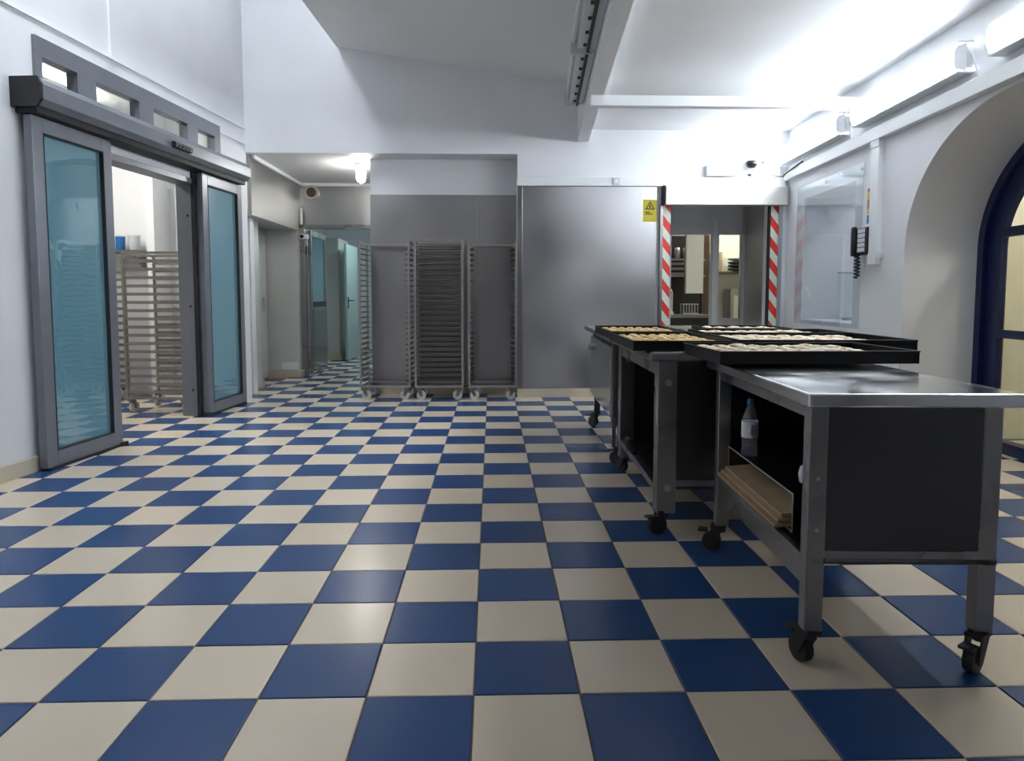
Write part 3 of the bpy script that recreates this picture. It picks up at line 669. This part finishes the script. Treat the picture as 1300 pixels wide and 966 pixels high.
# ---- middle table
t2 = thing('work_table', 'steel work table with thick bolted legs behind the bottle table', 'table', (.80, .985, 0), -.03)
W2, D2, H2 = 1.0, 1.30, .888
MB().box(0, W2, 0, D2, H2-.045, H2).build('table_top', 'steel', t2, bevel=.012)
for x in (.045, W2-.135):
    for y in (.03, D2-.12):
        lg = MB().box(x, x+.092, y, y+.09, .105, H2-.045).build('leg', 'steel', t2, bevel=.004)
        castor(lg, x+.046, y+.03, 1.9 if y < .5 else .6, .046, 'rubber', .118)
        for z in (.23, .74): MB().cyl((x+.05, y+.001, z), (x+.05, y-.004, z), .017, 12).build('bolt', 'steel_light', lg)
MB().box(.055, .075, .12, D2-.12, H2-.12, H2-.045).build('apron', 'steel', t2)
MB().box(.05, .09, .12, D2-.12, .19, .225).build('side_rail', 'steel', t2, bevel=.003)
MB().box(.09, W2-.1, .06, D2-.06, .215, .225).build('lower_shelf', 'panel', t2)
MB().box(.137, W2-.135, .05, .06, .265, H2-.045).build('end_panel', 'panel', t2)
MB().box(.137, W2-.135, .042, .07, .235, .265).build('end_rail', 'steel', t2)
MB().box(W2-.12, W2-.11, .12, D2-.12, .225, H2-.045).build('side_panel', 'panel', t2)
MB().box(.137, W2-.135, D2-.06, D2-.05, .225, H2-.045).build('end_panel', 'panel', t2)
# ---- rear cabinet
t3 = thing('steel_cabinet', 'steel cabinet on castors with latched side panel and overhanging top', 'cabinet', (.845, 2.335, 0), -.035)
W3, D3, H3 = 1.0, 1.80, .878
MB().box(0, W3, 0, D3, H3-.04, H3).build('cabinet_top', 'steel', t3, bevel=.01)
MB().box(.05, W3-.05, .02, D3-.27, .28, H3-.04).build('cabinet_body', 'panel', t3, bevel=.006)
dr = MB().box(.025, .05, .18, D3-.32, .30, H3-.075).build('door', 'mirror_steel', t3, bevel=.012)
lt = MB().cyl((.025, D3-.42, .715), (-.005, D3-.42, .715), .028, 14).build('latch', 'steel_light', dr)
MB().box(.02, .045, .03, .06, .13, H3-.04).build('upright', 'steel', t3); MB().box(.02, .045, .09, .12, .28, H3-.04).build('upright', 'steel', t3)
for x in (.06, W3-.11):
    for y in (.04, D3-.36):
        lg = MB().box(x, x+.05, y, y+.05, .12, .28).build('leg', 'panel', t3); castor(lg, x+.025, y+.02, .8, .046, 'rubber', .125)

# ================================================================== trays and pastries
def lump(L, Wd, H, seed, n=10, rings=6):
    rnd = random.Random(seed); b = MB(); vs = []
    for k in range(rings+1):
        ph = PI*k/rings
        for i in range(n):
            t_ = 2*PI*i/n; q = 1 + rnd.uniform(-.10, .10)
            x = L/2*math.sin(ph)**.7*math.cos(t_)*q if 0 else -L/2*math.cos(ph)*(1+rnd.uniform(-.03,.03)); 
            rr = math.sin(ph)**.55 if 0 < k < rings else .12
            vs.append((x, Wd/2*rr*math.cos(t_)*q, max(0, H/2 + H/2*rr*math.sin(t_)*q*1.05)))
    fs = [(k*n+i, k*n+(i+1) % n, (k+1)*n+(i+1) % n, (k+1)*n+i) for k in range(rings) for i in range(n)]
    b.add(vs, fs, True); b.add(vs, [tuple(range(n))[::-1], tuple(range(rings*n, rings*n+n))], True)
    return b
ROLL = []; BUN = []
for k in range(4):
    me = lump(.190, .054, .027, k).mesh('finger_roll'); me.materials.append(M['roll']); ROLL.append(me)
    me = lump(.085, .068, .033, 50+k).mesh('cream_bun'); me.materials.append(M['roll2']); BUN.append(me)
def tray(label, x, y, z, w_, d_, rz, h_=.046):
    t = thing('baking_tray', label, 'tray', (x, y, z), rz)
    MB().box(0, w_, 0, d_, 0, .004).build('tray_base', 'tray', t)
    b = MB(); th = .004
    for (a, b_, c_, d2) in ((0,w_,0,th),(0,w_,d_-th,d_),(0,th,th,d_-th),(w_-th,w_,th,d_-th)): b.box(a, b_, c_, d2, .004, h_)
    b.build('tray_wall', 'tray', t)
    b = MB(); b.tube([(0,0,h_),(w_,0,h_)], .004); b.tube([(0,d_,h_),(w_,d_,h_)], .004); b.tube([(0,0,h_),(0,d_,h_)], .004); b.tube([(w_,0,h_),(w_,d_,h_)], .004)
    b.build('tray_rim', 'tray', t)
    return t
def fill(t, w_, d_, nx, ny, meshes, label, group, name, turn=0., x0=.03, x1=None, y0=.03, y1=None, zz=.0045, jit=.006):
    bpy.context.view_layer.update()
    x1 = w_-.03 if x1 is None else x1; y1 = d_-.03 if y1 is None else y1
    mtx = t.matrix_world
    for i in range(nx):
        for j in range(ny):
            p = mtx @ Vector((x0 + (x1-x0)*(i+.5)/nx + random.uniform(-jit, jit), y0 + (y1-y0)*(j+.5)/ny + random.uniform(-jit, jit), zz))
            o = bpy.data.objects.new(name, random.choice(meshes)); COL.objects.link(o)
            o.location = p; o.rotation_euler = (0, 0, t.rotation_euler.z + turn + random.uniform(-.12, .12)*(.25 if turn else 1)); s_ = random.uniform(.92, 1.06); o.scale = (s_, s_, s_*random.uniform(.95, 1.15))
            tag(o, label, 'pastry', group)
tB = tray('black baking tray of finger rolls reaching over the bolted table edge', .735, 1.06, H2+.001, .47, .80, -.03)
fill(tB, .47, .80, 7, 4, ROLL, 'golden finger roll in the tray at the bolted table edge', 'finger rolls in the near tray', 'finger_roll', PI/2, zz=.014, jit=.003)
tA_ = tray('black baking tray of finger rolls on the steel cabinet top', .775, 1.93, H2+.001, .47, .80, -.03)
fill(tA_, .47, .80, 7, 4, ROLL, 'golden finger roll in the tray above the steel cabinet', 'finger rolls in the rear tray', 'finger_roll', PI/2, zz=.014, jit=.003)
tE = tray('black baking tray of cream buns overhanging the bottle table', .955, .455, H1+.016, .80, .52, .0, .048)
fill(tE, .80, .52, 8, 5, BUN, 'cream topped bun in the tray on the bottle table', 'buns in the tray on the bottle table', 'cream_bun', 0, x1=.66, zz=.012)
tD = tray('long black baking tray of cream buns raised just behind the bottle table tray', 1.235, 1.02, H2+.001, .84, .66, -.045, .052)
fill(tD, .84, .66, 8, 6, BUN, 'cream topped bun in the long tray behind the bottle table tray', 'buns in the long tray', 'cream_bun', 0, x0=.04, x1=.72, zz=.013)
tC = tray('shallow black baking tray of buns between the long tray and the farthest tray', 1.30, 1.72, H2+.001, .84, .48, -.045, .048)
fill(tC, .84, .48, 8, 4, BUN, 'cream topped bun in the shallow tray behind the long tray', 'buns in the shallow tray', 'cream_bun', 0, x1=.68, zz=.012)
tF = tray('farthest black baking tray of buns on the steel cabinet', 1.50, 2.36, H3+.008, .56, .44, -.045, .048)
fill(tF, .56, .44, 5, 3, BUN, 'cream topped bun in the farthest tray on the cabinet', 'buns in the farthest tray', 'cream_bun', 0, zz=.012)

# ================================================================== tray racks
def make_rack(label, loc, rz, W, Dp, H, nlev, z0, dz, m, wheel, lip=.05, thick=.0025, hgt=.012, group=None, side_on=False, front_bar=True):
    r = thing('tray_rack', label, 'rack', loc, rz, group)
    p = .024
    for x in (0, W-p):
        for y in (0, Dp-p):
            MB().box(x, x+p, y, y+p, .135, H).build('post', 'rack_post' if m == 'rack' else m, r, bevel=.002)
    b = MB().box(p, W-p, 0, p, .135, .160).box(p, W-p, Dp-p, Dp, .135, .160).box(0, p, p, Dp-p, .135, .160).box(W-p, W, p, Dp-p, .135, .160)
    b.build('base_frame', 'rack_post' if m == 'rack' else m, r)
    MB().box(p, W-p, Dp-p, Dp, H-.028, H-.004).box(0, p, p, Dp-p, H-.024, H).box(W-p, W, p, Dp-p, H-.024, H).build('top_frame', 'rack_post' if m == 'rack' else m, r)
    if front_bar: MB().box(p, W-p, 0, p, H-.052, H-.030).build('front_bar', 'rack_post' if m == 'rack' else m, r)
    meL = MB().box(0, lip, 0, Dp, 0, thick).box(0, thick, 0, Dp, 0, hgt).mesh('runner'); meL.materials.append(M[m])
    meR = MB().box(-lip, 0, 0, Dp, 0, thick).box(-thick, 0, 0, Dp, 0, hgt).mesh('runner'); meR.materials.append(M[m])
    for k in range(nlev):
        for me_, x in ((meL, p*.4), (meR, W-p*.4)):
            o = bpy.data.objects.new('runner', me_); COL.objects.link(o); o.parent = r; o.location = (x, 0, z0 + k*dz)
    for x in (.03, W-.03):
        for y in (.03, Dp-.03):
            castor(r, x, y, random.uniform(-.2, .2) + ((0 if y < .2 else PI) if side_on else (-PI/2 if x < .2 else PI/2)), .052, wheel, .135)
    return r
make_rack('tall dull steel tray rack standing partly in front of the corridor', (-1.405, 5.43, 0), -.03, .565, .44, 1.745, 26, .20, .0585, 'rack', 'wheel_grey')
make_rack('tall dull steel tray rack turned side on between two others', (-.255, 5.40, 0), PI/2+.015, .43, .54, 1.768, 26, .20, .0590, 'rack', 'wheel_grey', .045, side_on=True, front_bar=False)
r3 = make_rack('tall dull steel tray rack beside the worn steel cladding', (-.205, 5.40, 0), .0, .54, .44, 1.742, 26, .20, .0585, 'rack', 'wheel_grey')
p = LW(-.20, 2.215)
make_rack('pale steel tray rack standing in the side room behind the sliding door', (p.x, p.y, 0), PI/2-LA, .55, .60, 1.575, 17, .19, .080, 'rack_pale', 'wheel_grey', .05, .004, .030)
p = LW(-1.35, 2.65)
make_rack('pale steel tray rack farther inside the side room', (p.x, p.y, 0), PI/2-LA, .5, .55, 1.60, 17, .19, .080, 'rack_pale', 'wheel_grey', .05, .004, .03)

# ================================================================== side room, corridor and kitchen fittings
sh = thing('wall_shelf', 'steel wall shelf in the side room above the racks', 'shelf', tuple(LW(-1.32, 3.62, 1.64)), -LA)
MB().box(-1.0, .02, -.32, 0, 0, .025).build('shelf_board', 'steel', sh)
for x in (-.9, -.1): MB().prism([(0,0),(-.26,0),(0,-.2)], 'x', x, x+.02).build('bracket', 'steel', sh)
for k, (x, s_, m_, lab) in enumerate(((-.86,.10,'rubber','dark round tin at the shelf end in the side room'),(-.55,.08,'bluep','blue tub on the side room shelf'),(-.36,.075,'bluep','second blue tub on the side room shelf nearer the column'),(-.15,.09,'whiteplas','pale tub on the side room shelf next to the column'))):
    s_ *= .7; c_ = thing('storage_tub', lab, 'tub', tuple(LW(-1.32+x*.8, 3.47, 1.6655)), -LA)
    MB().lathe([(s_*.8,0),(s_*.9,.01),(s_,.16)], n=14).build('tub_body', m_, c_); MB().lathe([(s_*1.05,.16),(s_*1.05,.18),(s_*.9,.185)], n=14).build('lid', 'whiteplas', c_)
t = thing('air_vent', 'round steel vent outlet high on the corridor end wall', 'vent', (-2.455, 7.70, 2.585))
b = MB(); b.cyl((0,0,0),(0,-.05,0), .10, 20); b.build('vent_ring', 'steel_light', t); MB().cyl((0,-.051,0),(0,-.058,0), .068, 20).build('vent_disc', 'wood', t)
t = thing('security_camera', 'small white camera beside the corridor door frame', 'camera', (-2.60, 7.66, 1.97))
MB().box(-.02, .10, -.07, 0, -.035, .035).build('camera_body', 'trim', t, bevel=.01); MB().cyl((.02,-.072,0),(.02,-.085,0), .026, 12).build('lens', 'black', t)
t = thing('vertical_pipe', 'short upright white tube on the corridor end wall', 'pipe', (-2.60, 7.64, 2.10))
MB().cyl((0,0,.03),(0,0,.26), .022, 12).build('tube', 'trim', t); MB().lathe([(.02,0),(.03,.01),(.03,.035),(.02,.04)], n=12).build('end_cap', 'wheel_tan', t)
tag(MB().box(-2.89, -2.655, 7.535, 7.56, .105, .21).build('wall_box', 'trim', None, bevel=.005), 'white box low on the steel pier beside the corridor door', 'box')
t = thing('extractor_duct', 'pale duct under the far corridor ceiling', 'duct', (-2.35, 8.6, 2.27)); MB().box(-.35, .35, -.3, 1.6, .10, .24).build('duct_body', 'whiteplas', t, bevel=.02); MB().box(-.36, .36, -.32, -.28, .08, .26).build('flange', 'steel', t)

# kitchen
kc = thing('kitchen_counter', 'dark steel counter in the kitchen behind the opening', 'counter', (2.3, 7.35, 0))
MB().box(0, .85, 0, .6, .84, .88).build('counter_top', 'steel_dark', kc); MB().box(.02, .83, .02, .58, .08, .84).build('counter_body', 'dark', kc); MB().box(.04, .81, .05, .55, 0, .08).build('plinth', 'dark', kc)
kf = thing('kitchen_tap', 'arched chrome tap on the dark kitchen counter', 'tap', (2.62, 7.60, .88))
MB().tube([(0,0,0),(0,0,.30)] + [(-.09+.09*math.cos(a), 0, .30+.09*math.sin(a)) for a in [PI*k/8 for k in range(9)]] + [(-.18,0,.24)], .014, 8).build('spout', 'steel_light', kf)
MB().lathe([(.03,0),(.03,.03),(.015,.05)], n=12).build('tap_base', 'steel_light', kf)
kb = thing('sink_rack', 'pale wire basket on the dark kitchen counter', 'basket', (2.78, 7.55, .88)); 
b = MB()
for k in range(6): b.tube([(.04*k,0,.02),(.04*k,0,.14)], .005, 5); b.tube([(.04*k,.16,.02),(.04*k,.16,.14)], .005, 5)
b.build('wire_sides', 'steel_light', kb); MB().box(-.01, .21, -.01, .17, 0, .02).build('basket_base', 'steel_light', kb); MB().box(-.01, .21, -.01, .17, .14, .152).build('basket_rim', 'steel_light', kb)
def kshelf(label, x0, x1, y, z, m_='steel_dark'):
    s_ = thing('wall_shelf', label, 'shelf', (x0, y, z)); MB().box(0, x1-x0, -.35, 0, 0, .03).build('shelf_board', m_, s_)
    for x in (.05, x1-x0-.07): MB().prism([(0,0),(-.3,0),(0,-.2)], 'x', x, x+.02).build('bracket', m_, s_)
kp = thing('kitchen_partition', 'dark partition panel behind the kitchen counter', 'partition', (1.7, 8.30, 0)); MB().box(0, 1.55, 0, .08, 0, 2.05).build('panel', 'black', kp); MB().box(0, 1.55, -.01, .09, 2.05, 2.25).build('top_rail', 'whiteplas', kp); MB().box(1.55, 1.66, -.03, .11, 0, 2.5).build('end_post', 'wood', kp)
kshelf('lower dark shelf on the kitchen partition', 2.55, 3.2, 8.30, 1.42); kshelf('upper dark shelf on the kitchen partition', 2.6, 3.2, 8.30, 1.66)
kshelf('kitchen shelf on the beige wall carrying trays and a blue tub', 3.35, 4.6, 9.10, 1.50, 'wood')
for k in range(5):
    o = MB().box(-.20, .20, -.14, .14, 0, .03).box(-.215, .215, -.155, .155, .03, .036).build('baking_tin', 'rubber' if k % 2 else 'steel_dark', None, (2.88 + .012*(k % 3), 8.12, 1.451 + .037*k)); tag(o, 'dark baking tin in the pile on the lower kitchen shelf', 'tin', 'tins on the lower kitchen shelf')
for k in range(4):
    c_ = thing('storage_jar', 'dark jar standing on the upper kitchen shelf', 'jar', (2.70 + .13*k, 8.14, 1.691), 0, 'jars on the upper kitchen shelf'); MB().lathe([(.045,0),(.05,.02),(.05,.12),(.035,.14)], n=12).build('jar_body', 'steel_dark', c_); MB().lathe([(.04,.14),(.04,.165),(.03,.17)], n=12).build('lid', 'steel_light', c_)
kw = thing('white_panel_door', 'tall white cupboard door standing open in the kitchen', 'cupboard door', (2.86, 7.72, 0), .3); MB().box(0, .28, 0, .03, 1.18, 2.15).build('door_panel', 'trim', kw); MB().box(-.02, 0, .0, .03, 1.18, 2.15).build('edge_strip', 'steel', kw)
o = MB().lathe([(.12,0),(.14,.02),(.15,.26),(.14,.27)], n=16).build('blue_tub', 'bluep', None, (3.48, 8.90, 1.531)); tag(o, 'blue tub on the beige kitchen wall shelf', 'tub')
for k in range(4):
    o = MB().lathe([(.10,0),(.22,.03),(.23,.05),(.2,.052)], n=18).build('serving_dish', 'rubber' if k < 3 else 'steel_light', None, (4.08, 8.86, 1.531 + .053*k)); tag(o, 'dark dish in the stack on the beige kitchen wall shelf', 'dish', 'stacked dishes in the kitchen')
tag(MB().box(3.45, 3.72, 9.085, 9.10, .98, 1.40).build('notice_sheet', 'paper', None), 'white notice sheet on the beige kitchen wall', 'notice')
tag(MB().box(3.62, 3.80, 8.995, 9.10, 1.53, 1.85).build('cutting_board', 'card', None, bevel=.01), 'brown board leaning on the kitchen wall shelf', 'board')
km = thing('kitchen_appliance', 'grey steel appliance under the beige kitchen wall shelf', 'appliance', (3.85, 8.72, 0)); MB().box(0, .7, 0, .33, 0, 1.26).build('appliance_body', 'steel', km, bevel=.01); MB().box(.05, .65, -.015, 0, .70, 1.15).build('appliance_door', 'steel_light', km); MB().box(.1, .6, -.04, -.015, 1.18, 1.21).build('handle', 'steel_light', km)
